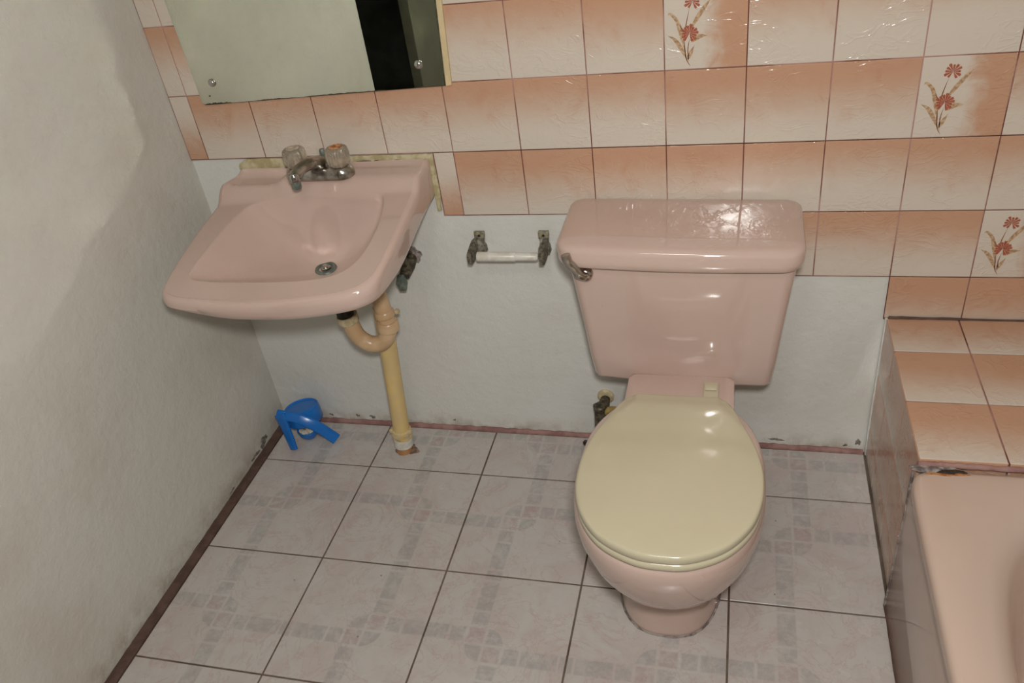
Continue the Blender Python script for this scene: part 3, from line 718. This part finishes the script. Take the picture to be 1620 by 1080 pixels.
# raised shoulders near the hinge: a soft fold across the back third
for v in seatlid.v:
    if v.z > .412:
        bx = abs(v.x - .4895); fold = .080 + .052 * sm(-v.y, .33, .44)
        v.z += .0050 * sm(bx, fold + .005, fold - .005) * sm(-v.y, .455, .37)
        v.z -= .0035 * sm(-v.y, .365, .335)
sl = seatlid.build('seat_lid', M_cream, to, 60)
for cx in (.551,):
    hg = MB().box(cx - .0155, cx + .0155, -.312, -.226, .358, .374, .003).build('hinge', M_cream, to)
    MB().box(cx - .0125, cx + .0125, -.257, -.240, .3755, .379, .0012).build('hinge_cap', M_cream, hg)
blob = []
# dirty sealant round the foot
P_ = egg(.1055, -.575, -.20, .001, ny=2.6, xc=.478); r_ = random.Random(8)
fl = [p for p in P_ if p.y < -.36]; fl.sort(key=lambda p: p.x)
mm = MB().tube(fl, [.0022 * r_.uniform(.5, 1.3) for _ in fl], 8); mm.build('foot_sealant', M_greymortar, to)

# ------------------------------------------------------------------ toilet supply valve
sv = thing('supply_valve', 'grimy angle stop valve with yellow-brown hose on the wall behind the toilet', 'valve', (.285, 0, .13))
MB().lathe((.290, .006, .158), (0, -1, 0), [(.021, 0), (.021, .004), (.017, .008), (.012, .009)], 24).build('wall_flange', M_beigenut, sv)
MB().tube([(.290, .0, .155), (.288, -.03, .150), (.285, -.055, .135)], [.012, .0155, .0165], 20).tube([(.286, -.05, .165), (.284, -.052, .10)], .0165, 20).build('body', M_valve, sv)
MB().lathe((.284, -.052, .165), (0, 0, 1), [(.0165, 0), (.018, .002), (.018, .008), (.013, .012)], 6).build('nut', M_valve, sv)
MB().tube([(.282, -.06, .100), (.268, -.085, .082)], [.008, .008], 14).lathe((.266, -.088, .080), (-.4, -.8, -.3), [(.006, 0), (.020, .002), (.021, .010), (.017, .014)], 12, flute=.12, nf=6).build('valve_handle', M_blackmetal, sv)
MB().tube(spline([(.292, -.052, .150), (.310, -.058, .168), (.335, -.062, .173), (.360, -.06, .190), (.372, -.055, .26), (.372, -.06, .335)], 8), .008, 16).build('hose', M_brass, sv)

sv.location.z -= .024; sv.location.x -= .002

# ------------------------------------------------------------------ sink supply valve
s2 = thing('shutoff_valve', 'green corroded shutoff valve under the right side of the sink', 'valve', (-.16, 0, .5))
MB().tube([(-.150, .006, .530), (-.152, -.02, .520), (-.156, -.045, .508)], [.014, .016, .013], 16).tube([(-.153, -.03, .515), (-.153, -.03, .64)], .006, 12).build('body', M_valve, s2)
hd = MB(); L = []
for s, o in ((.6, .0), (1, .003), (1.05, .009), (.9, .014), (.5, .016)):
    l = []
    for i in range(32):
        t = 2 * math.pi * i / 32; r = 1 + .08 * math.cos(6 * t)
        l.append(Vector((-.160 + .0125 * s * r * math.cos(t), -.050 - o, .497 + .0215 * s * r * math.sin(t))))
    L.append(l)
hd.loft(L).build('valve_handle', M_verdi, s2)
splat_pts = MB()
MB().lathe((-.146, .0058, .536), (0, -1, 0), [(.022, 0), (.02, .002), (.015, .004)], 16, flute=.15, nf=5).build('wall_patch', M_greymortar, s2)

# ------------------------------------------------------------------ drain trap and waste pipe
dt = thing('drain_trap', 'beige plastic drain trap and yellowed waste pipe running from sink to floor', 'pipe', (-.244, -.1, 0))
TY = -.165
MB().tube([(DR.x + .002, -.176, .60), (-.264, -.172, .52), (-.261, -.168, .468)], [.020, .0195, .0195], 24).build('tailpiece', M_blackmetal, dt)
MB().lathe((-.2605, -.167, .478), (.05, .02, -1), [(.0235, 0), (.0245, .003), (.0245, .018), (.022, .021)], 24, flute=.025, nf=8).build('collar_nut', M_beigenut, dt)
up = spline([(-.260, -.166, .468), (-.256, -.164, .440), (-.247, -.162, .412), (-.225, -.158, .392), (-.200, -.152, .392), (-.183, -.146, .409), (-.179, -.142, .430)], 8)
MB().tube(up, .0195, 28).build('trap_bend', M_beige, dt)
MB().lathe((-.1785, -.1415, .420), (.04, .02, 1), [(.0225, 0), (.0255, .003), (.0255, .022), (.0225, .026)], 28).build('union_nut', M_beige, dt)
MB().tube(spline([(-.179, -.141, .430), (-.180, -.139, .46), (-.184, -.137, .50), (-.188, -.13, .545), (-.190, -.10, .57), (-.192, -.05, .575)], 6), .0192, 26).build('upper_pipe', M_beige, dt)
MB().lathe((-.1805, -.139, .455), (-.08, .05, 1), [(.0205, 0), (.0235, .003), (.0235, .014), (.0205, .018)], 28).build('pipe_collar', M_beige, dt)
r_ = random.Random(4)
for _ in range(5):
    a = (-.168 + r_.uniform(-.006, .006), -.125 + r_.uniform(-.008, .008), .445 + r_.uniform(-.022, .022)); MB().lathe(a, (1, 0, .3), [(.002, 0), (.007, .003), (.006, .009), (.002, .012)], 10).build('glue_blob', M_beigenut, dt)
pb, pt = Vector((-.2435, -.098, 0)), Vector((-.204, -.098, .47))
ln = lambda t: pb + (pt - pb) * t
MB().tube([ln(.075), ln(.3), ln(.6), ln(.97)], .0215, 28).build('waste_pipe', M_yellow, dt)
MB().tube([ln(-.01), ln(.03), ln(.09)], [.0205, .0205, .020], 28).build('floor_stub', M_orange, dt)
MB().tube([ln(.045), ln(.048), ln(.103), ln(.106)], [.022, .0248, .0248, .022], 28).build('white_coupling', M_white, dt)
blob_strip([ln(.106), ln(.12), ln(.14), ln(.165)], (.0250, .0225), M_putty, 'putty_ring', dt, 31)
for a, rr_ in ((-.026, .006), (.024, .006)):
    q_ = ln(.155) + Vector((a, -.006, 0)); MB().lathe(q_, (0, 0, 1), [(.001, -.006), (rr_, -.003), (rr_, .003), (.001, .006)], 12).build('putty_lump', M_putty, dt)
splat(-.236, -.094, .0004, .026, .022, M_stain, 'floor_stain', dt, 3, .0010)
# small white chip on the floor beside the pipe
tag(MB().lathe((-.268, -.020, .001), (.3, .2, 1), [(.003, 0), (.005, .002), (.004, .006), (.001, .007)], 8).build('plaster_crumb', M_white), 'tiny white crumb on the floor left of the waste pipe', 'crumb')

# ------------------------------------------------------------------ blue holder on the floor in the corner
bh = thing('brush_holder', 'bright blue plastic holder with ring cup and two splayed legs in the floor corner', 'holder', (-.55, -.07, 0))
ax = Vector((.05, -.22, -1)).normalized()
def cup(top, axis, prof, n=40):
    m = MB(); return m.lathe(top, axis, prof, n)
ctop = Vector((-.546, -.050, .094))
cup(ctop, Vector((.12, -.16, -1)), [(.0405, .004), (.0435, 0), (.0470, .003), (.0490, .02), (.0500, .042), (.047, .046), (.0445, .042), (.0405, .006)], 48).build('ring_cup', M_blue, bh)
def ribbon(path, wd, th, name, mat, parent, up):
    P = spline(path, 8); n = len(P); lp = []
    for i, p0 in enumerate(P):
        t = (P[min(i + 1, n - 1)] - P[max(i - 1, 0)]).normalized(); u_ = Vector(up); u_ = (u_ - t * u_.dot(t)).normalized(); s_ = t.cross(u_)
        k = i / (n - 1); ww = wd[0] + (wd[1] - wd[0]) * k
        l = []
        for j in range(20):
            a = 2 * math.pi * j / 20; c, s = math.cos(a), math.sin(a)
            l.append(p0 + s_ * ww * math.copysign(abs(c) ** .6, c) + u_ * th * math.copysign(abs(s) ** .6, s))
        lp.append(l)
    return MB().loft(lp).build(name, mat, parent, 50)
ribbon([(-.583, -.099, .103), (-.574, -.108, .080), (-.564, -.118, .045), (-.555, -.128, .006)], (.019, .0125), .0055, 'leg', M_blue, bh, (-.3, -1, .3))
ribbon([(-.592, -.096, .100), (-.560, -.100, .099), (-.522, -.100, .090), (-.485, -.094, .062), (-.448, -.082, .010)], (.013, .0155), .006, 'leg', M_blue, bh, (.25, -.8, .75))
cup(Vector((-.528, -.078, .042)), Vector((0, .1, -1)), [(.0245, .003), (.0285, .0), (.0295, .003), (.027, .016), (.018, .030), (.002, .034)], 36).build('lower_cup', M_blue, bh)
MB().lathe((-.528, -.078, .0385), (0, -.1, 1), [(.024, 0), (.0245, .0015), (.018, .003), (.006, .0025)], 24).build('white_residue', M_whitedirty, bh)

# ------------------------------------------------------------------ chipped paint and scuffs on the walls
M_chip = mottled('chipped_plaster', srgb(140, 132, 122), srgb(94, 90, 84), 160, .9, bump=.5, bd=.002)
wl = bpy.data.objects['wall_left']
def chip(cx, cz, rx, rz, seed, parent, side='back', mat=M_chip):
    r_ = random.Random(seed); ph = [r_.uniform(0, 6.28) for _ in range(4)]; n = 28
    R = lambda t: 1 + .3 * math.sin(2 * t + ph[0]) + .22 * math.sin(3 * t + ph[1]) + .14 * math.sin(7 * t + ph[2])
    lp = []
    for s_, h in ((1, -.0005), (.85, .0006), (.3, .0009)):
        l = []
        for i in range(n):
            t = 2 * math.pi * i / n; a = cx + rx * R(t) * s_ * math.cos(t); b = cz + rz * R(t) * s_ * math.sin(t)
            l.append((a, .006 - h, b) if side == 'back' else (XL + h, a, b))
        lp.append(l)
    MB().loft(lp).build('paint_chip', mat, parent, 80)
for k, (a, b, c, d) in enumerate(((-.497, .020, .006, .004), (-.416, .022, .005, .005), (-.371, .020, .010, .005), (-.13, .026, .004, .003), (.70, .022, .016, .004), (.887, .028, .005, .012), (.86, .016, .006, .003))):
    chip(a, b, c, d, 40 + k, wb)
for k, (a, b, c, d) in enumerate(((-.12, .020, .022, .012), (-.17, .014, .020, .006), (-.30, .012, .012, .003))):
    chip(a, b, c, d, 70 + k, wl, 'left')

# ------------------------------------------------------------------ added fixture, unseen above the frame, made up to hold the fill lamp
cl = thing('added_fill_fixture', 'added round flush fixture with white rim, out of view, housing the fill lamp', 'ceiling light', (.35, -1.75, 2.42))
MB().lathe((.35, -1.75, 2.42), (0, 0, -1), [(.25, 0), (.27, .01), (.27, .05), (.255, .06), (.245, .05)], 48).build('rim', M_white, cl)
